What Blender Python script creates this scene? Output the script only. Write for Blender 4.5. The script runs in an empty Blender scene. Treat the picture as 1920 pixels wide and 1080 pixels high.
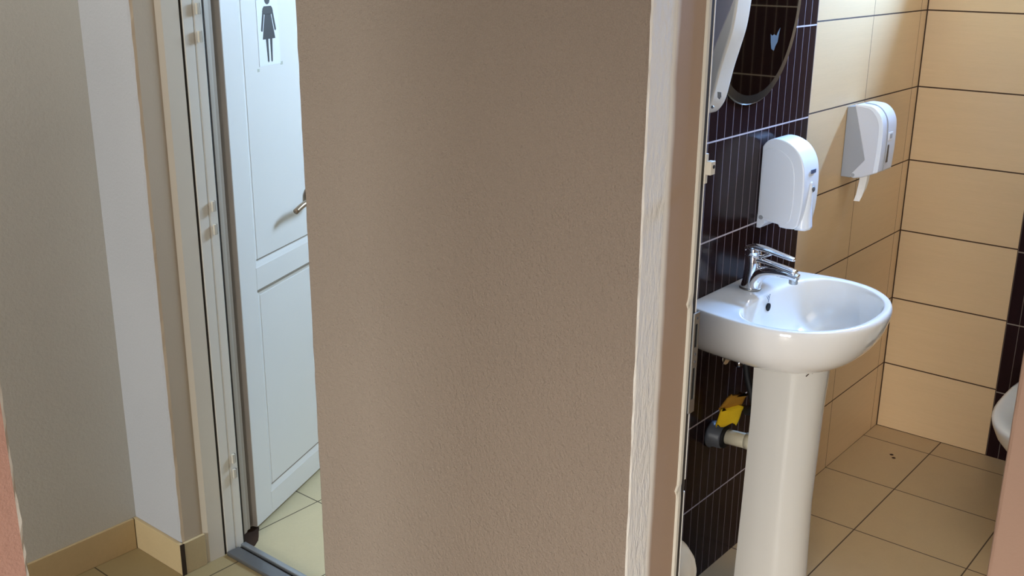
import bpy, bmesh, math, random
from math import sin, cos, pi, radians, sqrt, atan2
from mathutils import Vector, Matrix, noise
S = bpy.context.scene
COL = S.collection
random.seed(4)

# ---------------------------------------------------------------- camera
H = 1.68
f, PIT, ROL, YAW = 1989.58, 0.308964, 0.0083446, 0.685175
F = Vector((cos(YAW)*cos(PIT), sin(YAW)*cos(PIT), -sin(PIT)))
R = Vector((sin(YAW), -cos(YAW), 0)); U = R.cross(F)
R2 = R*cos(ROL)+U*sin(ROL); U2 = R2.cross(F)
cd = bpy.data.cameras.new('camera'); cam = bpy.data.objects.new('camera', cd); COL.objects.link(cam)
cam.matrix_world = Matrix(((R2.x, U2.x, -F.x, 0), (R2.y, U2.y, -F.y, 0), (R2.z, U2.z, -F.z, H), (0, 0, 0, 1)))
cd.sensor_width = 36; cd.lens = 36*f/1920; cd.clip_start = 0.02
S.camera = cam

# ---------------------------------------------------------------- world, light, exposure
W = bpy.data.worlds.new('world'); S.world = W; W.use_nodes = True
bg = W.node_tree.nodes['Background']; bg.inputs[0].default_value = (0.55, 0.7, 1, 1); bg.inputs[1].default_value = 0.6
S.view_settings.view_transform = 'Standard'; S.view_settings.look = 'None'
S.view_settings.exposure = 0.0; S.view_settings.gamma = 1; S.view_settings.use_curve_mapping = False

def area(name, loc, target, sx, sy, power, col, spread=180):
    d = bpy.data.lights.new(name, 'AREA'); d.shape = 'RECTANGLE'; d.size = sx; d.size_y = sy
    d.energy = power; d.color = col; d.spread = radians(spread)
    o = bpy.data.objects.new(name, d); COL.objects.link(o); o.location = loc
    o.rotation_euler = (Vector(target)-Vector(loc)).to_track_quat('-Z', 'Y').to_euler()
    return o
# daylight standing in the two high window openings of the back wall
area('daylight_washroom', (3.835, 0.87, 2.05), (2.7, 0.95, 1.9), 0.46, 0.28, 170, (0.27, 0.51, 1.0))
area('daylight_toilet', (3.915, 1.75, 2.05), (2.0, 2.4, 0.3), 0.6, 0.6, 102, (0.50, 0.72, 1.0))
# unseen fill areas added behind the camera to brighten walls and basin
area('fill_behind', (-1.66, -0.35, 1.0), (1.4, 0.75, -0.25), 1.0, 1.6, 40, (1.0, 0.97, 0.93), 95)
area('fill_passage', (-1.66, 2.10, 0.80), (1.4, 2.1, -0.1), 0.8, 1.4, 18, (0.93, 0.98, 0.98), 120)
# washroom ceiling lamp, and an unseen fill added over the vestibule
area('lamp_washroom', (2.75, 0.25, 2.56), (2.75, 0.25, 0), 0.8, 0.8, 6, (1.0, 0.84, 0.66))
area('fill_vestibule', (0.75, 2.1, 2.56), (0.75, 2.1, 0), 0.3, 0.3, 9, (0.98, 1.0, 0.97))

# ---------------------------------------------------------------- materials
def lin(c):
    if isinstance(c, str): c = tuple(int(c[i:i+2], 16)/255 for i in (0, 2, 4))
    return tuple((x/12.92 if x <= 0.04045 else ((x+0.055)/1.055)**2.4) for x in c)+(1,)
class NT:
    def __init__(s, name):
        s.m = bpy.data.materials.new(name); s.m.use_nodes = True; s.t = s.m.node_tree
        s.b = s.t.nodes['Principled BSDF']
    def n(s, typ, **kw):
        o = s.t.nodes.new(typ)
        for k, v in kw.items(): setattr(o, k, v)
        return o
    def l(s, a, b): s.t.links.new(a, b)
    def math(s, op, a, b=None, c=None):
        o = s.n('ShaderNodeMath', operation=op)
        for i, v in enumerate((a, b, c)):
            if v is None: continue
            if isinstance(v, (int, float)): o.inputs[i].default_value = v
            else: s.l(v, o.inputs[i])
        return o.outputs[0]
    def mix(s, fac, a, b):
        o = s.n('ShaderNodeMix', data_type='RGBA')
        for i, v in ((0, fac), (6, a), (7, b)):
            if isinstance(v, (int, float, tuple)): o.inputs[i].default_value = v
            else: s.l(v, o.inputs[i])
        return o.outputs[2]
    def pos(s):
        g = s.n('ShaderNodeNewGeometry'); return g.outputs['Position']
    def xyz(s, v=None):
        o = s.n('ShaderNodeSeparateXYZ'); s.l(v or s.pos(), o.inputs[0]); return o.outputs
    def noise(s, scale, detail=3, rough=.5, vec=None, sc=(1, 1, 1)):
        mp = s.n('ShaderNodeMapping'); s.l(vec or s.pos(), mp.inputs[0]); mp.inputs['Scale'].default_value = sc
        o = s.n('ShaderNodeTexNoise'); s.l(mp.outputs[0], o.inputs['Vector'])
        o.inputs['Scale'].default_value = scale; o.inputs['Detail'].default_value = detail; o.inputs['Roughness'].default_value = rough
        return o.outputs[0]
    def bump(s, h, strength=.3, dist=.002, normal=None):
        o = s.n('ShaderNodeBump'); o.inputs['Strength'].default_value = strength; o.inputs['Distance'].default_value = dist
        s.l(h, o.inputs['Height'])
        if normal: s.l(normal, o.inputs['Normal'])
        return o.outputs[0]
    def set(s, **kw):
        for k, v in kw.items():
            i = s.b.inputs[k.replace('_', ' ')]
            if isinstance(v, (int, float, tuple)): i.default_value = v
            else: s.l(v, i)
        return s

def simple(name, col, rough=.5, metal=0, bump=0, bscale=60, var=0, coat=0, bdist=.001, vscale=6):
    t = NT(name); c = lin(col); t.set(Roughness=rough, Metallic=metal)
    if coat: t.b.inputs['Coat Weight'].default_value = coat; t.b.inputs['Coat Roughness'].default_value = .05
    n = t.noise(vscale, 4)
    d = tuple(x*(1-var) for x in c[:3])+(1,); u = tuple(min(1, x*(1+var)) for x in c[:3])+(1,)
    t.set(Base_Color=t.mix(n, d, u) if var else c)
    if bump: t.set(Normal=t.bump(t.noise(bscale, 5, .6), bump, bdist))
    return t.m

def plaster(name, col, strength=.5, dist=.003, var=.06, rough=.8, fine=220, coarse=55, strok=(1, 1, 1), speck=0):
    t = NT(name); c = lin(col)
    n1 = t.noise(coarse, 4, .55, sc=strok); n2 = t.noise(fine, 3, .6, sc=strok); n3 = t.noise(3, 3)
    hgt = t.math('ADD', n1, t.math('MULTIPLY', n2, .45))
    d = tuple(x*(1-var) for x in c[:3])+(1,); u = tuple(min(1, x*(1+var)) for x in c[:3])+(1,)
    base = t.mix(n3, d, u)
    if speck:
        vm = t.n('ShaderNodeVectorMath', operation='SCALE'); t.l(base, vm.inputs[0])
        t.l(t.math('MULTIPLY_ADD', t.noise(420, 2, .7), speck*2, 1-speck), vm.inputs['Scale']); base = vm.outputs[0]
    t.set(Base_Color=base, Roughness=rough, Normal=t.bump(hgt, strength, dist))
    return t.m

def gridmask(t, c, org, size, w):
    """1 on a joint line of a grid along one coordinate; also the tile index"""
    q = t.math('DIVIDE', t.math('SUBTRACT', c, org), size)
    fr = t.math('FRACT', q)
    d = t.math('MINIMUM', fr, t.math('SUBTRACT', 1.0, fr))
    return t.math('LESS_THAN', d, w/size/2), t.math('FLOOR', q), d

def tile_mat(name, ax_u, ax_v, org, size, col, grout, gw=.003, rough=.35, var=.05, brushed=None, jx=None, edge=None):
    t = NT(name); P = t.xyz()
    mu, iu, du = gridmask(t, P[ax_u], org[0], size[0], gw*(jx or 1))
    mv, iv, dv = gridmask(t, P[ax_v], org[1], size[1], gw)
    m = t.math('MAXIMUM', mu, mv)
    if edge: m = t.math('MAXIMUM', m, t.math('GREATER_THAN', P[ax_u], edge))
    cb = t.n('ShaderNodeCombineXYZ'); t.l(iu, cb.inputs[0]); t.l(iv, cb.inputs[1])
    wn = t.n('ShaderNodeTexWhiteNoise'); t.l(cb.outputs[0], wn.inputs[0])
    c = lin(col)
    k = t.math('MULTIPLY_ADD', wn.outputs[0], var, 1-var/2)
    n = t.noise(14, 5, .65, sc=brushed or (1, 1, 1))
    n2 = t.noise(120, 3, .7, sc=brushed or (1, 1, 1))
    k = t.math('MULTIPLY', k, t.math('MULTIPLY_ADD', n, .12, .94))
    k = t.math('MULTIPLY', k, t.math('MULTIPLY_ADD', n2, .12, .94))
    vm = t.n('ShaderNodeVectorMath', operation='SCALE'); vm.inputs[0].default_value = c[:3]; t.l(k, vm.inputs['Scale'])
    base = t.mix(m, vm.outputs[0], lin(grout))
    t.set(Base_Color=base, Roughness=t.mix(m, (rough,)*3+(1,), (.9,)*3+(1,)))
    t.set(Normal=t.bump(t.math('SUBTRACT', 1.0, m), .6, .001))
    return t.m

def dark_mat(name, ax, org, vcol='7b7072', hcol='b9aeb0'):
    t = NT(name); P = t.xyz()
    mu, iu, du = gridmask(t, P[ax], org, .04, .0024)
    mv, iv, dv = gridmask(t, P[2], -.008, .25, .0042)
    n = t.noise(30, 4, .6, sc=(1, 1, .15))
    base = t.mix(n, lin('1c1010'), lin('2a191a'))
    c = t.mix(mu, base, lin(vcol)); c = t.mix(mv, c, lin(hcol))
    m = t.math('MAXIMUM', mu, mv)
    t.set(Base_Color=c, Roughness=t.mix(m, (.2,)*3+(1,), (.6,)*3+(1,)), Normal=t.bump(t.math('SUBTRACT', 1.0, m), .7, .0012))
    t.b.inputs['Specular IOR Level'].default_value = .09
    return t.m

M = {}
M['beige_left'] = tile_mat('beige_tile_side', 0, 2, (2.81, 0), (.402, .25), 'd0b186', '3e2814', gw=.0042, jx=.6, edge=3.6672, brushed=(.3, 1, 6))
M['beige_back'] = tile_mat('beige_tile_back', 1, 2, (.844, 0), (.402, .25), 'c9ab82', '3e2814', gw=.0046, edge=1.2335, brushed=(1, .3, 6))
M['dark_left'] = dark_mat('dark_striped_tile', 0, 2.81)
M['dark_back'] = dark_mat('dark_striped_tile_back', 1, .844, '635850', '85796c')
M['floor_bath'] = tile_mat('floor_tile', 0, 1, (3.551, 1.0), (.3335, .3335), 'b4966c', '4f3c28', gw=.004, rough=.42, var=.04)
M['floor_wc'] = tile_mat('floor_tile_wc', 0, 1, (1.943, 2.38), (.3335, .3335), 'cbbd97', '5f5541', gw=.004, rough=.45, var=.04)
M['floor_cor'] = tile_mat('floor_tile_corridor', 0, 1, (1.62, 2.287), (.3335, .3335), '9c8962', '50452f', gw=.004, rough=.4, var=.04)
M['skirt'] = tile_mat('skirting_tile', 0, 1, (1.4215, 2.1), (9, 9), 'cbb489', '5c4a2a', rough=.4)
M['skirt_edge'] = simple('skirting_joint', '3a2a18', .8)
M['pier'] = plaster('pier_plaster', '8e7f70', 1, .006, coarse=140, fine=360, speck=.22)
M['reveal'] = plaster('reveal_rough_plaster', 'e9e4da', .9, .004, strok=(1, 1, .3), coarse=90)
M['wall_grey'] = plaster('left_wall_plaster', 'cccbc3', .3, .003, coarse=120, speck=.1)
M['wall_stub'] = plaster('cool_grey_plaster', 'bdbec0', .3, .003, coarse=120, speck=.1)
M['reveal_shade'] = plaster('shade_tinted_plaster', 'c9b8a0', .15, .002)  # warm shading of the left reveal put into the plaster colour
M['wall_pink'] = plaster('pink_plaster', 'b98f7e', .5, .003)
M['wall_white'] = plaster('white_plaster', 'd5d0c4', .2, .002)
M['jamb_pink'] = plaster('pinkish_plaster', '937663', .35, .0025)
def lining():
    t = NT('brownish_lining'); P = t.xyz(); w = t.noise(9, 3)
    e = t.math('MULTIPLY_ADD', w, .010, 1.502)
    k = t.math('MULTIPLY', t.math('SUBTRACT', P[0], e), 1/.014); k.node.use_clamp = True
    t.set(Base_Color=t.mix(k, lin('e6e0d6'), lin('a88e78')), Roughness=.6, Normal=t.bump(t.noise(90, 4), .15, .0015)); return t.m
M['brown_band'] = lining()  # colour fades from off-white to brown along x
M['frame_white'] = simple('frame_white', 'ebe7dc', .42, bump=.05, bscale=40, var=.03)
M['frame_cream'] = simple('frame_cream', 'cfc8b8', .45, var=.03)
M['frame_warm'] = simple('frame_warm_white', 'e3dac9', .45, var=.03)
M['frame_taupe'] = simple('frame_taupe', 'a59888', .5, var=.03)
M['frame_taupe_light'] = simple('door_edge_taupe', 'b9aea2', .5, var=.03)
M['rubber'] = simple('rubber_seal', '2f2820', .7, var=.1)
M['seal_brown'] = simple('brown_gap', '5a4c3c', .8)
M['door_white'] = simple('door_white', 'e7e5e0', .38, bump=.04, bscale=30, var=.015)
M['door_line'] = simple('door_groove', '8d8374', .6)
M['steel'] = simple('steel', 'aeaba4', .35, metal=.9, bump=.1, bscale=200)
M['bronze'] = simple('bronze', '94806a', .35, metal=.7)
M['dark_hole'] = simple('dark_hole', '0c0a08', .8)
M['chrome'] = simple('chrome', 'e8e8ea', .07, metal=1)
M['ceramic'] = simple('ceramic', 'efece6', .1, coat=.6, var=.01)
M['ceramic_ped'] = simple('ceramic_pedestal', 'd3cfc6', .18, coat=.3, var=.02)
M['plastic'] = simple('white_plastic', 'e6e8ea', .22, coat=.25, var=.01)
M['plastic_cream'] = simple('cream_plastic', 'f3ecdc', .3, coat=.15, var=.01)
M['plastic_side'] = simple('white_plastic_side', 'cfcfd1', .35)
M['plastic_lilac'] = simple('pale_grey_plastic', 'bdb8bc', .4, var=.01)
M['plastic_grey'] = simple('grey_plastic', '9a9b9b', .45, var=.02)
M['grey_dark'] = simple('dark_grey_plastic', '565a60', .4, var=.05)
M['black'] = simple('black_rubber', '0b0b0d', .65)
M['mirror'] = simple('mirror_silver', 'b8b2a4', .03, metal=1)
M['mirror_edge'] = simple('mirror_bevel', '6b675e', .2, metal=.9)
M['patch'] = simple('mirror_spot', '2b2d2b', .7)
M['paper'] = simple('tissue', 'eeeae2', .9, bump=.2, bscale=150)
M['pvc'] = simple('pvc_pipe', 'd6cdb2', .4, var=.04)
M['yellow'] = simple('yellow_foam', 'f0c416', .9, bump=.6, bscale=300, bdist=.002)
M['yellow_brown'] = simple('stained_foam', 'a8761c', .9, bump=.6, bscale=300, bdist=.002)
M['ink'] = simple('sign_ink', '24201c', .6)
M['signwhite'] = simple('sign_white', 'f1f4fa', .35)
M['tape'] = NT('clear_tape').set(Base_Color=lin('c9cbbd'), Roughness=.25).m
M['threshold'] = simple('dark_threshold', '77787a', .35, metal=.7, bump=.2, bscale=80)
M['thresh_edge'] = simple('threshold_edge', 'a5a8ab', .35, metal=.8)
M['thresh_dark'] = simple('threshold_slot', '1d1b19', .6)
M['dirt'] = simple('dirt', '3c2614', .95, bump=.4, bscale=200, var=.3)  # dirt marks; also colours the painted shade below the door
M['logo'] = simple('grey_print', '6f757a', .5)
M['logo_blue'] = simple('blue_print', '44506b', .5)
M['win_frame'] = simple('window_frame', 'e0e2e4', .4)  # plain opaque colour of the window frames

# ---------------------------------------------------------------- helpers
def mesh_obj(name, verts, faces, mat, parent=None, smooth=False, bevel=0, seg=2, mats=None, fm=None):
    me = bpy.data.meshes.new(name); me.from_pydata([tuple(v) for v in verts], [], faces); me.update()
    bm = bmesh.new(); bm.from_mesh(me); bmesh.ops.recalc_face_normals(bm, faces=bm.faces); bm.to_mesh(me); bm.free()
    for m in (mats or [mat]): me.materials.append(m)
    if fm:
        for p, i in zip(me.polygons, fm): p.material_index = i
    if smooth:
        for p in me.polygons: p.use_smooth = True
    o = bpy.data.objects.new(name, me); COL.objects.link(o)
    if bevel:
        b = o.modifiers.new('bevel', 'BEVEL'); b.width = bevel; b.segments = seg; b.limit_method = 'ANGLE'; b.angle_limit = radians(35)
        for p in me.polygons: p.use_smooth = True
        w = o.modifiers.new('wn', 'WEIGHTED_NORMAL'); w.keep_sharp = False
    if parent: o.parent = parent; o.matrix_parent_inverse = parent.matrix_world.inverted() if False else Matrix.Translation(-Vector(parent.location))
    return o
class MB:
    def __init__(s): s.v = []; s.f = []; s.m = []
    def add(s, vs, fs, mi=0):
        k = len(s.v); s.v += [Vector(v) for v in vs]; s.f += [tuple(i+k for i in q) for q in fs]; s.m += [mi]*len(fs); return s
    def box(s, a, b, mi=0):
        x0, y0, z0 = a; x1, y1, z1 = b
        return s.add([(x0,y0,z0),(x1,y0,z0),(x1,y1,z0),(x0,y1,z0),(x0,y0,z1),(x1,y0,z1),(x1,y1,z1),(x0,y1,z1)],
                     [(0,3,2,1),(4,5,6,7),(0,1,5,4),(1,2,6,5),(2,3,7,6),(3,0,4,7)], mi)
    def rings(s, rs, cap0=True, cap1=True, mi=0):
        n = len(rs[0]); vs = [p for r in rs for p in r]; fs = []
        for i in range(len(rs)-1):
            for j in range(n):
                k = (j+1) % n; fs.append((i*n+j, i*n+k, (i+1)*n+k, (i+1)*n+j))
        if cap0: fs.append(tuple(range(n))[::-1])
        if cap1: fs.append(tuple((len(rs)-1)*n+j for j in range(n)))
        return s.add(vs, fs, mi)
    def prism(s, poly, d, mi=0):
        """poly: list of 3D points in one plane, d: extrusion vector"""
        d = Vector(d); return s.rings([[Vector(p) for p in poly], [Vector(p)+d for p in poly]], mi=mi)
    def lathe(s, c, prof, n=32, axis='z', mi=0, cap0=True, cap1=True):
        rs = []
        for r, h in prof:
            ring = []
            for i in range(n):
                a = 2*pi*i/n; u, v = r*cos(a), r*sin(a)
                ring.append(Vector(c)+Vector({'z': (u, v, h), 'y': (u, h, v), 'x': (h, u, v)}[axis]))
            rs.append(ring)
        return s.rings(rs, cap0, cap1, mi)
    def tube(s, pts, rad, n=16, mi=0, flat=None, up=None):
        pts = [Vector(p) for p in pts]; m = len(pts)
        rad = rad if isinstance(rad, (list, tuple)) else [rad]*m; rs = []
        ref = Vector(up) if up else None
        for i, p in enumerate(pts):
            t = (pts[min(i+1, m-1)]-pts[max(i-1, 0)]).normalized()
            if ref is None: ref = Vector((0, 0, 1)) if abs(t.z) < .9 else Vector((1, 0, 0))
            a = (ref-t*ref.dot(t)).normalized(); b = t.cross(a)
            if up is None: ref = a
            r = rad[i]; ra, rb = (r if isinstance(r, tuple) else (r, r))
            rs.append([p+a*ra*cos(2*pi*j/n)+b*rb*sin(2*pi*j/n) for j in range(n)])
        return s.rings(rs, mi=mi)
    def build(s, name, mat, parent=None, **kw): return mesh_obj(name, s.v, s.f, mat, parent, fm=(s.m if kw.get('mats') else None), **kw)
def struct(o): o['kind'] = 'structure'; return o
def tag(o, label, cat, group=None):
    o['label'] = label; o['category'] = cat
    if group: o['group'] = group
    return o
def empty(name, loc):
    o = bpy.data.objects.new(name, None); COL.objects.link(o); o.location = loc; o.empty_display_size = .05; return o
def catmull(pts, sub=8, closed=False):
    pts = [Vector(p) for p in pts]; n = len(pts); out = []
    for i in range(n if closed else n-1):
        g = lambda k: pts[k % n] if closed else pts[max(0, min(n-1, k))]
        p0, p1, p2, p3 = g(i-1), g(i), g(i+1), g(i+2)
        for k in range(sub):
            t = k/sub
            out.append(.5*((2*p1)+(-p0+p2)*t+(2*p0-5*p1+4*p2-p3)*t*t+(-p0+3*p1-3*p2+p3)*t**3))
    if not closed: out.append(pts[-1])
    return out

# ---------------------------------------------------------------- the setting
XF, XB = 1.433, 3.67        # corridor face of the partition, back wall
XI = 1.69                   # room side of the partition
CZ = 2.6
def box_struct(name, a, b, mat): return struct(MB().box(a, b).build(name, mat))
struct(MB().box((1.645, -.3, -.1), (XB, 1.237, 0)).build('floor', M['floor_bath']))
struct(MB().box((1.60, 1.36, -.1), (XB, 3.0, 0)).build('floor', M['floor_wc']))
struct(MB().box((-1.6, -1.3, -.1), (1.60, 2.6, 0)).add([], []).build('floor', M['floor_cor']))
box_struct('floor', (1.60, -.3, -.1), (1.645, 1.237, 0), M['floor_cor'])
box_struct('ceiling', (-1.6, -1.3, CZ), (4.0, 3.0, CZ+.1), M['wall_white'])

# side wall with the wash basin: dark striped tiles up to x=2.81, beige beyond
def quad_wall(name, xs, mats, y0, y1):
    b = MB()
    for (a, c), i in zip(zip(xs, xs[1:]), range(9)): b.box((a, y0, 0), (c, y1, CZ), i)
    return struct(b.build(name, None, mats=mats))
quad_wall('wall_left', [1.630, 2.81, XB], [M['dark_left'], M['beige_left']], 1.237, 1.36)
# back wall with dark strip and two high windows in deep reveals
def wall_with_window():
    b = MB(); x0, x1 = XB, XB+.25
    ys = [-.3, 0, .444, .5, .844, 1.237]
    # washroom side: y segments, window from y 0..0.5 z 1.9..2.32
    for y0, y1, mi in ((-.3, .444, 0), (.444, .62, 1), (.62, .844, 1), (.844, 1.12, 0), (1.12, 1.237, 0)):
        if .62 <= y0 and y1 <= 1.12: b.box((x0, y0, 0), (x1, y1, 1.9), mi); b.box((x0, y0, 2.2), (x1, y1, CZ), mi)
        else: b.box((x0, y0, 0), (x1, y1, CZ), mi)
    struct(b.build('wall_back', None, mats=[M['beige_back'], M['dark_back']]))
    b = MB()
    for y0, y1 in ((1.237, 1.45), (1.45, 2.05), (2.05, 3.0)):
        if y0 == 1.45: b.box((x0, y0, 0), (x1, y1, 1.75)); b.box((x0, y0, 2.35), (x1, y1, CZ))
        else: b.box((x0, y0, 0), (x1, y1, CZ))
    struct(b.build('wall_back', M['wall_white']))
wall_with_window()
for n, (y0, y1, z0, z1) in enumerate(((.62, 1.12, 1.9, 2.2), (1.45, 2.05, 1.75, 2.35))):
    b = MB(); X0, X1 = (XB+.17, XB+.21) if n == 0 else (XB+.18, XB+.22)
    w = .015 if n == 0 else .04
    b.box((X0, y0, z0), (X1, y0+w, z1)); b.box((X0, y1-w, z0), (X1, y1, z1))
    b.box((X0, y0+w, z0), (X1, y1-w, z0+w)); b.box((X0, y0+w, z1-w), (X1, y1-w, z1))
    struct(b.build('window_%d' % (n+1), M['win_frame']))
box_struct('wall_right', (XI, -.42, 0), (XB+.25, -.3, CZ), M['beige_left'])
box_struct('wall_far_left', (1.55, 3.0, 0), (XB+.25, 3.1, CZ), M['wall_white'])
box_struct('wall_left_toilet', (1.56, 2.42, 0), (1.70, 3.0, CZ), M['wall_white'])

# rough-edged wall pieces: a polygon footprint extruded with jittered corners
def rough_wall(name, poly, z0, z1, mats, side_m, jit=.0016, seg=.018, r=.006, jc=None, cm=None):
    n = len(poly); pts = []; sm = []
    for i in range(n):
        p = Vector(poly[i]+(0,)); a = Vector(poly[i-1]+(0,)); c = Vector(poly[(i+1) % n]+(0,))
        if jc is None or i in jc:
            da = (a-p).normalized(); dc = (c-p).normalized()
            pts += [(p+da*r, 0), (p+(da+dc)*r*.3, 1), (p+dc*r, 0)]; sm += [side_m[i-1] if cm is None else cm, side_m[i] if cm is None else cm, side_m[i]]
        else: pts += [(p, 0)]; sm += [side_m[i]]
    rings = []; nz = int((z1-z0)/seg)
    for k in range(nz+1):
        z = z0+(z1-z0)*k/nz; ring = []
        for i, (p, j) in enumerate(pts):
            o = Vector((0, 0, 0))
            if j and k not in (0, nz):
                s = Vector((p.x*7+z*28, p.y*5, i)); q = Vector((i*9, z*110, p.y))
                o = Vector((noise.noise(s), noise.noise(s+Vector((0, 31, 0))), 0))*jit*2 + Vector((noise.noise(q), noise.noise(q+Vector((7, 3, 1))), 0))*jit
            ring.append(p+o+Vector((0, 0, z)))
        rings.append(ring)
    b = MB(); m = len(pts); b.rings(rings)
    fm = [sm[j] for _ in range(nz) for j in range(m)]+[0, 0]
    b.m = fm
    return struct(b.build(name, None, mats=mats))
# pier between the two doorways; faces: corridor face, right reveal (white rough plaster), inner...
rough_wall('wall_middle', [(XF, .9), (1.630, .9), (1.630, 1.745), (XF, 1.745)], 0, 2.12, [M['pier'], M['reveal']], [1, 0, 0, 0], jc={0, 3}, jit=.0005)
box_struct('wall_middle_top', (XF, -1.3, 2.12), (XI, 2.58, CZ), M['pier'])
rough_wall('wall_front_right', [(XF, -1.3), (XI, -1.3), (XI, .305), (XF, .305)], 0, 2.12, [M['jamb_pink']], [0]*4, jc={3}, jit=.0006)
# left end of the partition and the wall beyond
rough_wall('wall_front_left', [(XF, 2.352), (1.56, 2.352), (1.56, 2.58), (XF, 2.58)], 0, 2.12, [M['wall_stub'], M['reveal_shade']], [1, 0, 0, 0], jc={0}, jit=.0008, r=.01)
box_struct('wall_side_left', (-1.6, 2.58, 0), (1.56, 2.7, CZ), M['wall_grey'])
rough_wall('wall_near_left', [(-1.6, 1.44), (.62, 1.44), (.62, 1.6), (-1.6, 1.6)], 0, CZ, [M['wall_pink'], M['wall_white']], [0, 1, 0, 0], jc={1}, jit=.0014, cm=1)
struct(MB().box((-1.7, -1.3, 0), (-1.6, -.86, CZ)).box((-1.7, .16, 0), (-1.6, 1.68, CZ)).box((-1.7, 2.52, 0), (-1.6, 2.7, CZ)).box((-1.7, 1.68, 1.85), (-1.6, 2.52, CZ)).box((-1.7, 1.68, 0), (-1.6, 2.52, .06)).box((-1.7, -.86, 2.02), (-1.6, .16, CZ)).box((-1.7, -.86, 0), (-1.6, .16, .08)).build('wall_behind', M['wall_white']))  # openings added for the two fill areas
box_struct('wall_side_right', (-1.6, -1.4, 0), (XF, -1.3, CZ), M['wall_pink'])

# skirting tiles on the left
def skirting(name, poly_in, poly_out):
    b = MB(); b.prism([Vector(p+(0,)) for p in (poly_in+poly_out[::-1])], (0, 0, .097)); return struct(b.build(name, M['skirt'], bevel=.002))
b = MB().box((-1.6, 2.571, 0), (XF-.010, 2.58, .097)); struct(b.build('baseboard_left', M['skirt'], bevel=.0015))
b = MB().box((XF-.010, 2.3435, 0), (XF, 2.58, .097)); struct(b.build('baseboard_front', M['skirt'], bevel=.0015))
b = MB().box((XF+.0015, 2.343, 0), (1.503, 2.352, .097)); struct(b.build('baseboard_reveal', M['skirt'], bevel=.0015))
b = MB().box((XF-.011, 2.342, 0), (XF+.002, 2.345, .097)); struct(b.build('trim_1', M['skirt_edge']))

# ---- left door frame (seen edge-on along the reveal)
def vstrips(name, strips, mat_default, parent_label=None):
    pass
fr = MB().prism([(1.500, 2.3525, 0), (1.515, 2.3455, 0), (1.563, 2.3440, 0), (1.563, 2.3525, 0)], (0, 0, 2.1)).build('trim_2', M['frame_warm'])
struct(fr)
g = MB().box((1.563, 2.348, .0), (1.572, 2.36, 2.1)).build('seal_strip', M['rubber'], fr)
g = MB().prism([(1.572, 2.36, 0), (1.572, 2.343, 0), (1.600, 2.343, 0), (1.602, 2.348, 0), (1.604, 2.348, 0), (1.606, 2.344, 0), (1.630, 2.344, 0), (1.630, 2.36, 0)], (0, 0, 2.1)).build('frame_rebate', M['frame_white'], fr, bevel=.001)
g = MB().box((1.630, 2.35, .0), (1.639, 2.36, 2.1)).build('seal_strip', M['rubber'], fr)
g = MB().prism([(1.639, 2.42, .03), (1.639, 2.350, .03), (1.652, 2.354, .03), (1.660, 2.362, .03), (1.672, 2.364, .03), (1.672, 2.42, .03)], (0, 0, 2.1)).build('frame_rebate', M['frame_taupe'], fr, bevel=.002)
for z in (1.533, 1.465, 1.028, .965, .292, .245):
    g = MB().box((1.609, 2.334, z-.014), (1.618, 2.342, z+.014)).box((1.618, 2.337, z-.014), (1.621, 2.3415, z+.014), 1)
    g.build('hinge_knuckle', None, fr, mats=[M['frame_cream'], M['seal_brown']], bevel=.001)
# right-hand frame of the same doorway is hidden by the pier
# ---- threshold of the left doorway
th = MB().box((1.565, 1.75, 0), (1.607, 2.338, .012)).build('trim_3', M['threshold'], bevel=.003); struct(th)
MB().box((1.607, 1.75, 0), (1.615, 2.338, .006)).build('threshold_slot', M['thresh_dark'], th)
MB().box((1.615, 1.75, 0), (1.632, 2.338, .016)).build('threshold_lip', M['thresh_edge'], th, bevel=.002)
d = MB().prism([(1.634, 2.35, .0005), (1.636, 2.325, .0005), (1.65, 2.318, .0005), (1.675, 2.335, .0005), (1.69, 2.352, .0005), (1.708, 2.375, .0005), (1.72, 2.388, .0005), (1.73, 2.41, .0005), (1.66, 2.42, .0005), (1.64, 2.40, .0005)], (0, 0, .0012)).build('shade_patch', M['dirt'], th)  # dark sheet painting the shade below the door edge

# ---- the left door leaf, ajar
TH = radians(21.66); DP = Vector((1.711, 2.382, 0)); DU = Vector((cos(TH), sin(TH), 0)); DN = Vector((sin(TH), -cos(TH), 0))
def dpt(s, z, o=0): return DP+DU*s+DN*o+Vector((0, 0, z))
def dbox(b, s0, s1, z0, z1, o0, o1, mi=0):
    vs = [dpt(s, z, o) for z in (z0, z1) for s, o in ((s0, o0), (s1, o0), (s1, o1), (s0, o1))]
    return b.add(vs, [(0,1,2,3),(4,7,6,5),(0,4,5,1),(1,5,6,2),(2,6,7,3),(3,7,4,0)], mi)
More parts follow.
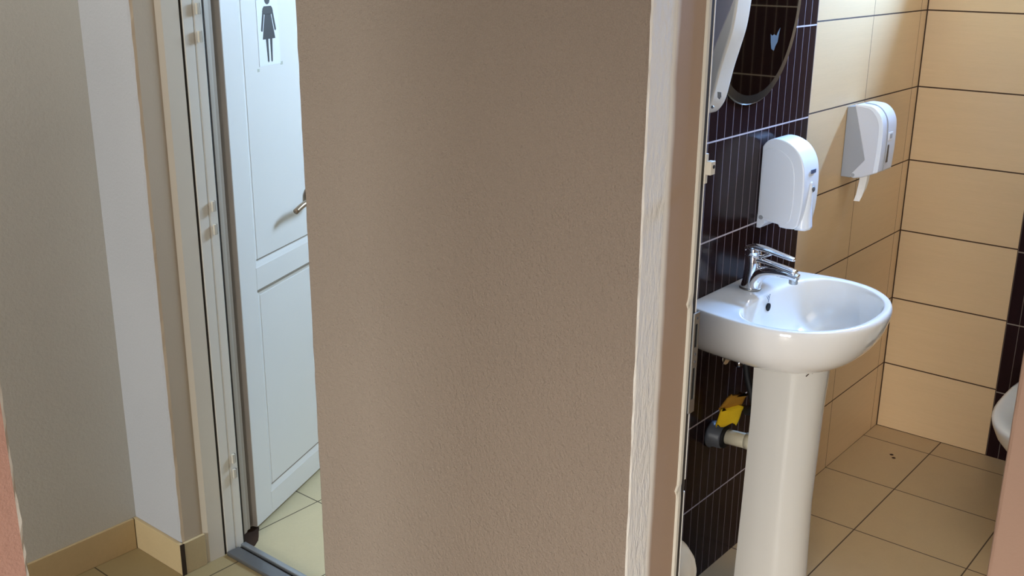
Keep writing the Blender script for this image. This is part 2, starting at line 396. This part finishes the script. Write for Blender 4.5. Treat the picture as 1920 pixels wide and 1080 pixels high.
# front skin with recessed panels
b = MB(); T = .040; sw = .088; DW = .60; DH = 2.02
dbox(b, 0, DW, .012, DH, -T, -.006)
def skin(s0, s1, z0, z1): dbox(b, s0, s1, z0, z1, -.006, 0)
skin(0, sw, .012, DH); skin(DW-sw, DW, .012, DH); skin(sw, DW-sw, .012, .085); skin(sw, DW-sw, .733, .802); skin(sw, DW-sw, 1.93, DH)
door = struct(b.build('door_1', M['door_white'], bevel=.0015))
def panel(z0, z1, name, bot=.02, top=0):
    q = MB()
    # sloped moulding ring round a recessed field
    def ring(ins0, o0, ins1, o1):
        A = [dpt(sw+ins0, z0+ins0, o0), dpt(DW-sw-ins0, z0+ins0, o0), dpt(DW-sw-ins0, z1-ins0, o0), dpt(sw+ins0, z1-ins0, o0)]
        B = [dpt(sw+ins1, z0+ins1, o1), dpt(DW-sw-ins1, z0+ins1, o1), dpt(DW-sw-ins1, z1-ins1, o1), dpt(sw+ins1, z1-ins1, o1)]
        q.add(A+B, [(i, (i+1) % 4, 4+(i+1) % 4, 4+i) for i in range(4)])
    ring(0, -.0005, .016, -.0052); ring(.016, -.0052, .018, -.0052)
    dbox(q, sw+.018, DW-sw-.018, z0+.018, z1-.018, -.0059, -.004)
    return q.build(name, M['door_white'], door)
panel(.085, .733, 'door_panel'); panel(.802, 1.93, 'door_panel')
q = MB(); dbox(q, sw, DW-sw, .7285, .7355, -.004, .0004); dbox(q, sw+.002, DW-sw, .8212, .8245, -.0055, -.0032); dbox(q, sw+.002, DW-sw, .1045, .1075, -.0055, -.0032)
q.build('groove_line', M['door_line'], door)
q = MB(); dbox(q, -.0012, .0, .012, DH, -T+.001, -.001); q.build('door_edge', M['frame_taupe_light'], door)
# lever handle: pivot further right, lever pointing towards the hinge
hd = MB(); pv = dpt(.50, .95, 0)
hd.lathe((0, 0, 0), [(.024, 0), (.024, .006), (.012, .009)], 20)
rs = []
k = MB()
for v in hd.v: k.v.append(dpt(.42+v.x, .95+v.y, v.z))
k.f = hd.f; k.m = hd.m
k.tube([dpt(.42, .95, .005), dpt(.42, .95, .045)], .008)
k.tube(catmull([dpt(.42, .95, .045), dpt(.40, .951, .048), dpt(.36, .950, .048), dpt(.30, .944, .044), dpt(.262, .932, .040)], 5), .0085, up=(0, 0, 1))
k.build('door_handle', M['bronze'], door, smooth=True)

# woman pictogram sign on the door
sg = MB(); SX0, SX1, SZ0, SZ1 = .184, .300, 1.361, 1.565
dbox(sg, SX0, SX1, SZ0, SZ1, -.0039, -.0030)
sign = sg.build('restroom_sign', M['signwhite'])
tag(sign, 'small white sign with a black woman pictogram on the white door', 'sign')
sc_ = .181/.178
fig = MB()
def P2(x, z): return dpt(.2425+x, z, -.0030)
def fpoly(pts): fig.prism([P2(x, z) for x, z in pts], DN*.0004)
# dress with shoulders
fpoly([(-.019, 1.5235), (.019, 1.5235), (.026, 1.518), (.029, 1.510), (.029, 1.505), (.018, 1.501), (-.018, 1.501), (-.029, 1.505), (-.029, 1.510), (-.026, 1.518)])
fpoly([(-.0165, 1.502), (.0165, 1.502), (.034, 1.434), (-.034, 1.434)])
fpoly([(-.029, 1.507), (-.0205, 1.503), (-.0325, 1.457), (-.037, 1.455), (-.041, 1.459)])
fpoly([(.029, 1.507), (.0205, 1.503), (.0325, 1.457), (.037, 1.455), (.041, 1.459)])
fpoly([(-.0175, 1.435), (-.0050, 1.435), (-.0055, 1.373), (-.009, 1.369), (-.013, 1.373)])
fpoly([(.0175, 1.435), (.0050, 1.435), (.0055, 1.373), (.009, 1.369), (.013, 1.373)])
fpoly([(.0145*cos(a*pi/12), 1.5425+.0145*sin(a*pi/12)) for a in range(24)])
fig.build('pictogram', M['ink'], sign)
for q in ((.172, .182, 1.348, 1.356), (.300, .312, 1.357, 1.366)):
    tp = MB(); dbox(tp, *q, -.0039, -.0035); tp.build('tape_residue', M['tape'], sign)

# ---- right door frame on the pier side (y = 0.9 reveal)
YR = .9
fr = MB().prism([(1.498, .9005, 0), (1.512, .8990, 0), (1.598, .8985, 0), (1.6005, .9005, 0)], (0, 0, 2.12)).build('trim_4', M['brown_band']); struct(fr)
b = MB(); rings = []
chips = {1.078: .006, .702: .007}
for k in range(0, 200):
    z = 2.12*k/199; dx = 0; dy = 0
    for cz, a in chips.items():
        e = math.exp(-((z-cz)/.008)**2); dx -= e*a*1.2; dy -= e*.002
    rings.append([Vector((1.5995+dx, .901, z)), Vector((1.5995+dx, .8965+dy, z)), Vector((1.602, .8945, z)), Vector((1.6100-abs(dx)*.5, .8942, z)), Vector((1.6115, .896, z)), Vector((1.6115, .901, z))])
b.rings(rings); b.build('frame_lip', M['frame_cream'], fr)
MB().box((1.6115, .8962, 0), (1.6225, .905, 2.12)).build('seal_strip', M['rubber'], fr)
MB().box((1.6225, .896, 0), (1.6275, .905, .69)).box((1.6225, .896, .715), (1.6275, .905, 2.12)).build('frame_edge', M['frame_white'], fr, bevel=.001)
# strike plate
sp = MB(); sp.box((1.6125, .890, .858), (1.6305, .8935, .885)).box((1.6125, .890, .948), (1.6305, .8935, .988)).box((1.6125, .890, 1.034), (1.6305, .8935, 1.055))
sp.box((1.6125, .890, .885), (1.6165, .8935, .948)).box((1.6265, .890, .885), (1.6305, .8935, .948))
sp.box((1.6125, .890, .988), (1.6165, .8935, 1.034)).box((1.6265, .890, .988), (1.6305, .8935, 1.034))
spo = sp.build('strike_plate', M['steel'], fr)
MB().box((1.616, .8915, .885), (1.627, .893, .948)).box((1.616, .8915, .988), (1.627, .893, 1.034)).build('latch_hole', M['dark_hole'], spo)
sc = MB()
for z in (1.045, .975, .96): sc.lathe((1.6215, .8895, z), [(.0028, 0), (.0028, .001)], 12, 'y')
sc.build('screw', M['grey_dark'], spo)
# upper catch
uc = MB(); uc.box((1.6225, .8935, 1.292), (1.6315, .900, 1.345)).box((1.624, .884, 1.308), (1.640, .8945, 1.332))
uco = uc.build('door_catch', M['frame_cream'], fr, bevel=.001)
MB().lathe((1.634, .8835, 1.322), [(.0035, 0), (.0035, .001)], 12, 'y').build('catch_hole', M['dark_hole'], uco)

# ---------------------------------------------------------------- wash basin
BX, WY = 2.405, 1.237
half_out = [(0, .412), (.06, .408), (.12, .392), (.175, .362), (.22, .315), (.245, .262), (.254, .205), (.250, .14), (.238, .07), (.222, .001)]
half_in = [(0, .390), (.06, .386), (.115, .370), (.165, .338), (.203, .292), (.222, .240), (.222, .190), (.198, .148), (.150, .122), (.075, .112), (0, .110)]
N = 96
def resample(poly, n):
    L = [0]
    for a, c in zip(poly, poly[1:]): L.append(L[-1]+(Vector(c)-Vector(a)).length)
    out = []
    for k in range(n):
        t = L[-1]*k/(n-1); i = 0
        while i < len(L)-2 and L[i+1] < t: i += 1
        u = (t-L[i])/(L[i+1]-L[i]); out.append(Vector(poly[i]).lerp(Vector(poly[i+1]), u))
    return out
ho = catmull([(x, d, 0) for x, d in half_out], 6)
ho += [Vector((.222*(1-k/12), .001, 0)) for k in range(1, 13)]
hi = catmull([(x, d, 0) for x, d in half_in], 6)
ho = resample(ho, N//2+1)
# rim outline parameterised by angle from the inner centre for both, so rings match
C0 = Vector((0, .24, 0))
def by_angle(poly, a):
    best = None
    for p, q in zip(poly, poly[1:]):
        a0 = atan2(p.x-C0.x, p.y-C0.y); a1 = atan2(q.x-C0.x, q.y-C0.y)
        if (a0-a)*(a1-a) <= 0 and abs(a1-a0) > 1e-9:
            u = (a-a0)/(a1-a0); return p.lerp(q, u)
    return poly[-1] if a > 1.5 else poly[0]
# dense angle list including the square back corner
ca = atan2(.222, .001-C0.y)
angs = [pi*k/(N//2) for k in range(N//2+1)]
j = min(range(len(angs)), key=lambda k: abs(angs[k]-ca)); angs[j] = ca
def outline(poly):
    h = [by_angle(poly, a) for a in angs]
    return h+[Vector((-p.x, p.y, 0)) for p in h[1:-1]][::-1]
OUT, INN = outline(ho), outline(hi)
def W3(p, z): return Vector((BX+p.x, WY-p.y, z))
def sc_out(s, c=(0, .17), back=True, sd=None):
    r = []
    for p in OUT:
        sd_ = sd or s
        x = c[0]+(p.x-c[0])*s; d = c[1]+(p.y-c[1])*(sd_ if p.y > c[1] else (1 if back else s)); r.append(Vector((x, max(.001, d), 0)))
    return r
b = MB(); rings = []
def ledge(p):   # faucet ledge rises very slightly to the wall
    return .002*max(0, (.12-p.y)/.12)
def ring(ps, z, fn=None): rings.append([W3(p, z+(fn(p) if fn else 0)) for p in ps])
ring(sc_out(.30), .697)
ring(sc_out(.42), .698); ring(sc_out(.60), .707); ring(sc_out(.76, sd=.74), .724); ring(sc_out(.88, sd=.86), .750)
ring(sc_out(.955, sd=.94), .782); ring(sc_out(.990, sd=.985), .812); ring(sc_out(1.0), .832); ring(sc_out(.998), .842); ring(sc_out(.988, sd=.985), .8485); ring(sc_out(.970, sd=.965), .851, ledge)
def blend(t, zz):
    ps = [o.lerp(i, t) for o, i in zip(sc_out(.970, sd=.965), INN)]; return ps
ring(blend(.5, 0), .8505, ledge); ring(blend(.88, 0), .849); ring(INN, .8455)
def sc_in(s, c=(0, .235)): return [Vector((c[0]+(p.x-c[0])*s, c[1]+(p.y-c[1])*s, 0)) for p in INN]
for s, z in ((.985, .838), (.965, .822), (.93, .80), (.86, .773), (.74, .749), (.56, .731), (.34, .721), (.12, .717), (.08, .716)): ring(sc_in(s), z)
b.rings(rings, True, True)
basin = b.build('washbasin', M['ceramic'], smooth=True)
tag(basin, 'white ceramic washbasin with oval bowl on dark striped tiles', 'washbasin')
sd = basin.modifiers.new('sub', 'SUBSURF'); sd.levels = 1; sd.render_levels = 2
MB().lathe((BX, WY-.1195, .814), [(.0105, .004), (.0105, 0.0)], 20, 'y').build('overflow_hole', M['dark_hole'], basin)
MB().lathe((BX, WY-.235, .7165), [(.030, 0), (.030, .002), (.022, .003), (.020, .001)], 24).build('drain', M['chrome'], basin, smooth=True)
lg = MB()
def stroke(b, pts, r): b.tube(pts, r, 6)
stroke(lg, [(BX-.010, WY-.1165, .845), (BX-.004, WY-.1175, .836)], .0007)
stroke(lg, [(BX-.004, WY-.1165, .846), (BX+.001, WY-.1175, .838), (BX+.008, WY-.1165, .847)], .0007)
stroke(lg, [(BX+.002, WY-.1175, .838), (BX-.004, WY-.1185, .829)], .0007)
lg.build('maker_mark', M['logo_blue'], basin)

# pedestal: U-shaped column
def ped_ring(z, hw, yc, yb):
    ps = [Vector((BX-hw, yb, z)), Vector((BX-hw, (yb+yc)/2, z)), Vector((BX-hw, yc+.02, z))]
    for k in range(0, 17):
        a = pi*k/16; ps.append(Vector((BX-hw*cos(a), yc-hw*1.0*sin(a), z)))
    ps += [Vector((BX+hw, yc+.02, z)), Vector((BX+hw, (yb+yc)/2, z)), Vector((BX+hw, yb, z))]
    return ps
b = MB()
b.rings([ped_ring(0, .083, 1.030, 1.118), ped_ring(.02, .083, 1.030, 1.118), ped_ring(.05, .080, 1.030, 1.115), ped_ring(.3, .078, 1.035, 1.110), ped_ring(.55, .080, 1.032, 1.105), ped_ring(.65, .083, 1.030, 1.105), ped_ring(.699, .085, 1.030, 1.105)])
ped = b.build('pedestal', M['ceramic_ped'], smooth=True)
e = ped.modifiers.new('es', 'EDGE_SPLIT'); e.split_angle = radians(50)
tag(ped, 'white ceramic column pedestal standing under the washbasin', 'pedestal')
MB().tube([(2.350, .9635, .690), (2.357, .9585, .6955), (2.366, .9525, .696), (2.372, .949, .693)], .0019, 6).tube([(2.340, .974, .682), (2.345, .969, .689)], .0013, 6).build('chip_mark', M['dirt'], ped)

# ---------------------------------------------------------------- faucet
FX, FY, FZ = 2.414, 1.177, .852
fa = empty('basin_faucet', (FX, FY, FZ)); tag(fa, 'chrome single-lever mixer faucet on the back ledge of the washbasin', 'faucet')
bpy.context.view_layer.update()
b = MB()
# body: leaning oval column
prof = [(0, .0245, .027, 0), (.004, .0245, .027, 0), (.02, .0225, .0235, .001), (.045, .021, .021, .001), (.07, .0205, .020, .001), (.085, .0205, .0205, 0), (.088, .019, .019, 0)]
b.rings([[Vector((FX+rx*cos(2*pi*i/32), FY-oy+ry*sin(2*pi*i/32), FZ+z)) for i in range(32)] for z, rx, ry, oy in prof])
b.build('faucet_body', M['chrome'], fa, smooth=True)
MB().lathe((FX, FY, FZ-.001), [(.028, 0), (.029, .002), (.027, .004)], 32).build('base_ring', M['steel'], fa, smooth=True)
sp = MB(); path = catmull([(FX, FY-.006, FZ+.006), (FX, FY-.013, FZ+.030), (FX, FY-.030, FZ+.047), (FX, FY-.060, FZ+.055), (FX, FY-.095, FZ+.056), (FX, FY-.115, FZ+.053), (FX, FY-.126, FZ+.050)], 6)
n = len(path); sp.tube(path, [(.021-.010*min(1, i/n*1.4), .023-.009*i/n) for i in range(n)], 20, up=(0, 0, 1))
sp.build('spout', M['chrome'], fa, smooth=True)
MB().lathe((FX, FY-.115, FZ+.034), [(.0105, 0), (.0115, .002), (.0115, .012), (.012, .018)], 24).build('aerator', M['steel'], fa, smooth=True)
# cap and lever
cap = MB(); cap.rings([[Vector((FX+r*cos(2*pi*i/32), FY+r*1.0*sin(2*pi*i/32), FZ+.089+z+(-.10*(r*sin(2*pi*i/32))-.0 if z > .006 else 0)*0)) for i in range(32)] for r, z in ((.0195, 0), (.0215, .003), (.0215, .016), (.019, .022), (.010, .0245))])
cap.build('lever_cap', M['chrome'], fa, smooth=True)
lv = MB(); path = catmull([(FX, FY+.016, FZ+.104), (FX, FY-.005, FZ+.110), (FX, FY-.035, FZ+.109), (FX, FY-.070, FZ+.103), (FX, FY-.100, FZ+.098), (FX, FY-.113, FZ+.096)], 6)
n = len(path); lv.tube(path, [((.0085-.004*i/n), (.020-.011*i/n)) for i in range(n)], 20, up=(0, 0, 1))
lv.build('lever', M['chrome'], fa, smooth=True)
MB().tube(catmull([(FX, FY-.010, FZ+.090), (FX, FY-.026, FZ+.089), (FX, FY-.040, FZ+.096), (FX, FY-.052, FZ+.103)], 5), [(.006, .012)]*3+[(.005, .010)]*13, 14, up=(0, 0, 1)).build('lever_bracket', M['chrome'], fa, smooth=True)
MB().tube(catmull([(FX, FY-.012, FZ+.080), (FX, FY-.05, FZ+.076), (FX, FY-.09, FZ+.070), (FX, FY-.122, FZ+.064)], 5), [(.006, .014)]*15+[(.004, .010)], 16, up=(0, 0, 1)).build('spout_top', M['chrome'], fa, smooth=True)

# ---------------------------------------------------------------- dispensers
def YZ(x, pts): return [Vector((x, y, z)) for y, z in pts]
# soap dispenser
sx0, sx1 = 2.54, 2.632
so = empty('soap_dispenser', (2.586, WY, .98)); tag(so, 'white soap dispenser with rounded top on dark tiles above the faucet', 'soap dispenser')
prof = catmull([(1.2365, 0, 1.196), (1.222, 0, 1.213), (1.200, 0, 1.220), (1.170, 0, 1.215), (1.143, 0, 1.199), (1.124, 0, 1.172), (1.115, 0, 1.135), (1.113, 0, 1.08), (1.116, 0, 1.03), (1.122, 0, 1.000)], 4)
prof = [(p.x, p.z) for p in prof]+[(1.130, .990), (1.150, .988), (1.172, .989), (1.175, .996), (1.216, 1.000), (1.2365, 1.000)]
MB().prism(YZ(sx0, prof), (sx1-sx0, 0, 0)).build('dispenser_cover', M['plastic'], so, bevel=.009, seg=4)
# raised side panel edge (inner field slightly sunk)
ins = [(1.230+.0, 1.010), (1.230, 1.185)]+[(p.x, p.z) for p in catmull([(1.218, 0, 1.193), (1.190, 0, 1.193), (1.165, 0, 1.180), (1.148, 0, 1.158), (1.140, 0, 1.12), (1.138, 0, 1.06), (1.142, 0, 1.012)], 4)]+[(1.150, 1.003), (1.17, 1.003)]
MB().prism(YZ(sx0-.0015, ins), (.004, 0, 0)).build('side_panel', M['plastic'], so, bevel=.0012)
MB().prism([(sx0+.001, 1.2365, .978), (sx0+.001, 1.2365, 1.015), (sx0+.001, 1.214, 1.015), (sx0+.001, 1.214, .992), (sx0+.001, 1.226, .978)], (sx1-sx0-.002, 0, 0)).build('back_plate', M['plastic'], so, bevel=.001)
MB().lathe((sx0-.002, 1.2245, 1.008), [(.006, 0), (.006, .003)], 20, 'x').build('hinge_pin', M['plastic_grey'], so)
ps = catmull([(1.114, 0, 1.112), (1.1115, 0, 1.075), (1.1125, 0, 1.03), (1.109, 0, .985)], 5)
pl = MB(); rs = []
for p in ps:
    t = (1.118-p.z)/.133; hwid = .008+.022*min(1, t*1.2); yb = p.x+.010+.016*t
    rs.append([Vector((2.586-hwid, yb, p.z)), Vector((2.586-hwid*.8, p.x+.001, p.z)), Vector((2.586, p.x-.004, p.z)), Vector((2.586+hwid*.8, p.x+.001, p.z)), Vector((2.586+hwid, yb, p.z))])
pl.rings(rs); pl.build('push_lever', M['plastic'], so, smooth=True)
MB().lathe((2.592, 1.1095, 1.092), [(.001, -.0035), (.006, -.003), (.0085, 0), (.0085, .003)], 20, 'y').build('view_window', M['grey_dark'], so, smooth=True).scale = (1, 1, 1)
MB().box((2.578, 1.1115, 1.134), (2.604, 1.114, 1.144)).build('brand_mark', M['logo_blue'], so)

# folded paper dispenser
px0, px1 = 3.08, 3.195
pd = empty('tissue_dispenser', (3.13, WY, 1.03)); tag(pd, 'white and grey folded paper dispenser with rounded top on beige tiles', 'paper dispenser')
pr = [(1.2365, 1.243), (1.215, 1.250)]+[(p.x, p.z) for p in catmull([(1.20, 0, 1.252), (1.165, 0, 1.249), (1.143, 0, 1.235), (1.129, 0, 1.212), (1.124, 0, 1.180), (1.123, 0, 1.12), (1.126, 0, 1.057)], 5)]+[(1.17, 1.038), (1.193, 1.033), (1.2365, 1.033)]
MB().prism(YZ(px0+.001, [(1.2365, 1.243), (1.215, 1.246), (1.212, 1.246), (1.168, 1.091), (1.205, 1.040), (1.205, 1.033), (1.2365, 1.033)]), (px1-px0-.002, 0, 0)).build('back_box', M['plastic_grey'], pd, bevel=.002)
cov = [q for q in pr if q[0] < 1.214]
cov = [(1.215, 1.250)]+[q for q in pr[2:-3]]+[(1.17, 1.038), (1.195, 1.032), (1.205, 1.034), (1.209, 1.042), (1.168+.001, 1.091), (1.213, 1.244)]
MB().prism(YZ(px0, cov), (px1-px0, 0, 0)).build('dispenser_cover', M['plastic_side'], pd, bevel=.004, seg=3)
# lighter edge band around the side of the cover and centre seam on the front
band = []
outp = [(p.x, p.z) for p in catmull([(1.213, 0, 1.2525), (1.165, 0, 1.2505), (1.142, 0, 1.236), (1.1275, 0, 1.213), (1.1225, 0, 1.180), (1.1215, 0, 1.12), (1.1245, 0, 1.060)], 5)]
inp = [(p.x, p.z) for p in catmull([(1.213, 0, 1.2465), (1.172, 0, 1.2425), (1.152, 0, 1.228), (1.139, 0, 1.206), (1.135, 0, 1.178), (1.135, 0, 1.12), (1.139, 0, 1.054)], 5)]
MB().prism(YZ(px0-.0018, outp+inp[::-1]), (.004, 0, 0)).build('edge_band', M['plastic'], pd, bevel=.001)
seam = MB()
sm = [(p.x-.0016, p.z) for p in catmull([(1.200, 0, 1.2535), (1.165, 0, 1.2505), (1.143, 0, 1.2365), (1.1285, 0, 1.213), (1.1238, 0, 1.180), (1.1228, 0, 1.12), (1.1258, 0, 1.060)], 5)]
seam.tube([(px0+.040, y+.0008, z) for y, z in sm], .0012, 6); seam.build('seam_line', M['plastic_grey'], pd)
MB().box((px0+.052, 1.1215, 1.148), (px0+.084, 1.125, 1.172)).build('badge_plate', M['plastic'], pd, bevel=.0008)
MB().box((px0+.060, 1.1208, 1.153), (px0+.076, 1.1222, 1.167)).build('brand_mark', M['plastic_grey'], pd)
MB().box((px0+.054, 1.1215, 1.082), (px0+.064, 1.1245, 1.135)).build('level_slot', M['seal_brown'], pd, bevel=.0008)
MB().lathe((px0-.002, 1.199, 1.042), [(.0055, 0), (.0055, .003)], 20, 'x').build('hinge_pin', M['plastic_grey'], pd)
# paper sheet hanging out
ts = MB(); rs = []
for z, y, w in ((1.045, 1.175, .030), (1.02, 1.176, .029), (.995, 1.179, .026), (.975, 1.182, .018), (.957, 1.187, .006)):
    rs.append([Vector((3.112, y+.012, z)), Vector((3.112+w*.5, y-.004, z)), Vector((3.112+w, y+.006-w*.4, z)), Vector((3.112+w*.97, y+.0075-w*.4, z)), Vector((3.112+w*.5, y-.0025, z)), Vector((3.1125, y+.0135, z))])
ts.rings(rs); t_ = ts.build('tissue_sheet', M['paper']); tag(t_, 'torn white paper sheet hanging from the white and grey dispenser', 'tissue')

# large cream dispenser at the door frame
qx0, qx1 = 2.135, 2.205
ld = empty('towel_dispenser', (2.17, WY, 1.33)); tag(ld, 'large cream towel dispenser beside the oval mirror, half hidden by the door frame', 'towel dispenser')
front = [(p.x, p.z) for p in catmull([(1.120, 0, 1.70), (1.122, 0, 1.63), (1.1255, 0, 1.578), (1.132, 0, 1.521), (1.144, 0, 1.474), (1.157, 0, 1.426), (1.170, 0, 1.365), (1.180, 0, 1.342), (1.194, 0, 1.327), (1.212, 0, 1.323)], 5)]
MB().prism(YZ(qx0, [(1.2365, 1.323), (1.2365, 1.74), (1.14, 1.74)]+front), (qx1-qx0, 0, 0)).build('dispenser_cover', M['plastic_cream'], ld, bevel=.006, seg=3)
MB().prism(YZ(qx0-.003, [(1.236, 1.36), (1.236, 1.73), (1.12+.02, 1.73), (1.131, 1.600), (1.134, 1.575), (1.167, 1.490), (1.20, 1.40)]), (.004, 0, 0)).build('side_panel', M['plastic_lilac'], ld, bevel=.001)
MB().lathe((qx0-.002, 1.168, 1.3465), [(.0035, 0), (.0035, .003)], 16, 'x').build('hinge_pin', M['plastic_grey'], ld)
lgm = MB(); lgm.prism(YZ(qx0-.0008, [(1.158, 1.381), (1.149, 1.381), (1.148, 1.371), (1.152, 1.365), (1.157, 1.369)]), (.001, 0, 0))
lgm.build('brand_mark', M['plastic_grey'], ld)
ll = MB()
for y in (1.156, 1.1535, 1.151): ll.box((qx0-.0012, y-.0004, 1.369), (qx0-.0007, y+.0004, 1.3795))
ll.build('brand_lines', M['plastic_cream'], ld)

# ---------------------------------------------------------------- mirror
MXc, MZc, MA, MBb = 2.448, 1.612, .243, .298
def oval(a, bb, y, n=72, e=2.15):
    r = []
    for i in range(n):
        t = 2*pi*i/n; c, s = cos(t), sin(t)
        r.append(Vector((MXc+a*math.copysign(abs(c)**(2/e), c), y, MZc+bb*math.copysign(abs(s)**(2/e), s))))
    return r
mi = MB().rings([oval(MA, MBb, WY-.001), oval(MA, MBb, WY-.004), oval(MA-.003, MBb-.003, WY-.006), oval(MA-.022, MBb-.024, WY-.0075)], True, False)
mirror = mi.build('oval_mirror', M['mirror_edge']); tag(mirror, 'oval mirror hanging on the dark striped tiles above the washbasin', 'mirror')
MB().rings([oval(MA-.022, MBb-.024, WY-.0068), oval(MA-.022, MBb-.024, WY-.0076)]).build('mirror_glass', M['mirror'], mirror)
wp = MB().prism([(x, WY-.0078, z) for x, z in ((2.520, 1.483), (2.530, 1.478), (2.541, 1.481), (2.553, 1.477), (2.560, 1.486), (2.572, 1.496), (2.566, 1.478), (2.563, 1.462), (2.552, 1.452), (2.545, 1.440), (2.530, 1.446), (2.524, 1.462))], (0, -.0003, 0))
wp.build('mirror_patch', M['patch'], mirror)  # small irregular matt patch on the mirror glass

# ---------------------------------------------------------------- plumbing under the basin
wpipe = MB().tube([(2.375, 1.215, .438), (2.378, 1.15, .441), (2.38, 1.112, .443)], .0205, 24).build('waste_pipe', M['pvc'], smooth=True)
tag(wpipe, 'cream plastic waste pipe running from wall collar into the pedestal', 'pipe')
MB().tube([(2.38, 1.137, .4417), (2.38, 1.112, .443)], .0225, 24).build('pipe_sleeve', M['pvc'], wpipe, smooth=True)
col = MB().lathe((2.368, 1.236, .437), [(.036, 0), (.038, -.006), (.033, -.012), (.031, -.036), (.027, -.040)], 28, 'y').build('wall_collar', M['grey_dark'], wpipe, smooth=True)
MB().lathe((2.371, 1.1995, .437), [(.0285, 0), (.030, -.002), (.030, -.007), (.0285, -.009)], 28, 'y').build('rubber_ring', M['black'], wpipe, smooth=True)
av = MB().tube([(2.42, 1.236, .645), (2.42, 1.18, .645)], .009, 16).lathe((2.42, 1.232, .645), [(.022, 0), (.022, .004)], 20, 'y')
av.tube([(2.39, 1.185, .646), (2.45, 1.185, .646)], .010, 14)
avo = av.build('angle_valve', M['chrome'], smooth=True); tag(avo, 'small chrome angle valve on dark tiles under the washbasin', 'valve')
hs = MB().tube(catmull([(2.425, 1.178, .640), (2.425, 1.170, .60), (2.420, 1.155, .565), (2.415, 1.143, .54), (2.412, 1.118, .525)], 6), .0095, 12).build('supply_hose', M['black'], smooth=True)
tag(hs, 'thin black supply hose from the angle valve down behind the pedestal', 'hose')
MB().tube([(2.405, 1.160, .515), (2.409, 1.115, .523)], .013, 16).build('hose_nut', M['black'], hs, smooth=True)

# yellow cloth lying on the pipe against the wall
yc = MB(); cz = [(.478, 1.1945, 0), (.505, 1.194, .003), (.532, 1.193, .008), (.556, 1.190, .012)]
rs = []
def rag(name, z0, z1, xs, mat, parent, seed, w0, w1, lean):
    g = MB(); rings = []
    for k in range(7):
        t = k/6; z = z0+(z1-z0)*t; w = w0+(w1-w0)*t; yy = 1.196-.028*t*lean; ring = []
        for j in range(14):
            a = 2*pi*j/14
            px = w*math.copysign(abs(cos(a))**.5, cos(a)); py = .007*math.copysign(abs(sin(a))**.6, sin(a))
            nn = noise.noise(Vector((px*60+seed, py*60, z*50)))*.003
            ring.append(Vector((xs[0]+(xs[1]-xs[0])*t+px+nn, yy+py+nn-px*.55, z+nn+(.006*cos(j*2.3) if k in (0, 6) else 0))))
        rings.append(ring)
    g.rings(rings); return g.build(name, mat, parent, smooth=True)
rg = rag('cleaning_sponge', .472, .522, (2.375, 2.385), M['yellow'], None, 3, .027, .030, .35)
tag(rg, 'yellow sponge scrap stuck above the waste pipe collar under the washbasin', 'sponge')
rag('stained_end', .519, .556, (2.386, 2.398), M['yellow_brown'], rg, 9, .028, .024, .6).location = rg.location

# ---------------------------------------------------------------- white bin at the wall foot, toilet bowl
bn = empty('pedal_bin', (1.9, 1.115, 0)); tag(bn, 'small white round bin at the wall foot, mostly behind the door frame', 'bin')
MB().lathe((1.900, 1.115, 0), [(.088, 0), (.092, .01), (.096, .29)], 40).build('bin_body', M['plastic_cream'], bn, smooth=True)
MB().lathe((1.900, 1.115, .29), [(.098, 0), (.099, .012), (.094, .035), (.080, .058), (.05, .078), (.0, .085)], 40).build('bin_lid', M['plastic_cream'], bn, smooth=True)
MB().lathe((1.900, 1.115, .292), [(.0995, 0), (.0995, .003)], 40, cap0=False, cap1=False).build('lid_gap', M['grey_dark'], bn, smooth=True)

TY = .542
def trng(z, x0, x1, hw, e=2.7, n=48):
    cx = (x0+x1)/2; a = (x1-x0)/2; r = []
    for i in range(n):
        t = 2*pi*i/n; c, s = cos(t), sin(t)
        r.append(Vector((cx+a*math.copysign(abs(c)**(2/e), c), TY+hw*math.copysign(abs(s)**(2/e), s), z)))
    return r
tb = MB(); tb.rings([trng(0, 3.30, 3.66, .10), trng(.03, 3.30, 3.66, .095), trng(.12, 3.29, 3.66, .095), trng(.20, 3.24, 3.66, .115), trng(.28, 3.10, 3.66, .155), trng(.34, 3.03, 3.66, .176), trng(.385, 2.995, 3.66, .186), trng(.40, 2.99, 3.66, .188), trng(.405, 3.00, 3.65, .180),
    trng(.402, 3.06, 3.60, .14), trng(.385, 3.075, 3.58, .128), trng(.30, 3.12, 3.52, .10), trng(.22, 3.2, 3.45, .06)])
tb.v = [Vector((v.x-.012, v.y+.006, v.z*.955)) for v in tb.v]
toilet = tb.build('toilet_bowl', M['ceramic_ped'], smooth=True); tag(toilet, 'white toilet bowl in front of the dark strip at the right edge', 'toilet')

# tiny dirt marks in the floor corner
for i, (x, y) in enumerate(((3.46, 1.10), (3.44, 1.085))):
    dd = MB().lathe((x, y, .0002), [(.007, 0), (.005, .0012)], 9).build('dirt_speck', M['dirt'])
    tag(dd, ('dark speck on the floor tile near the corner, nearer the back wall', 'dark speck on the floor tile near the corner, farther from the back wall')[i], 'dirt speck')
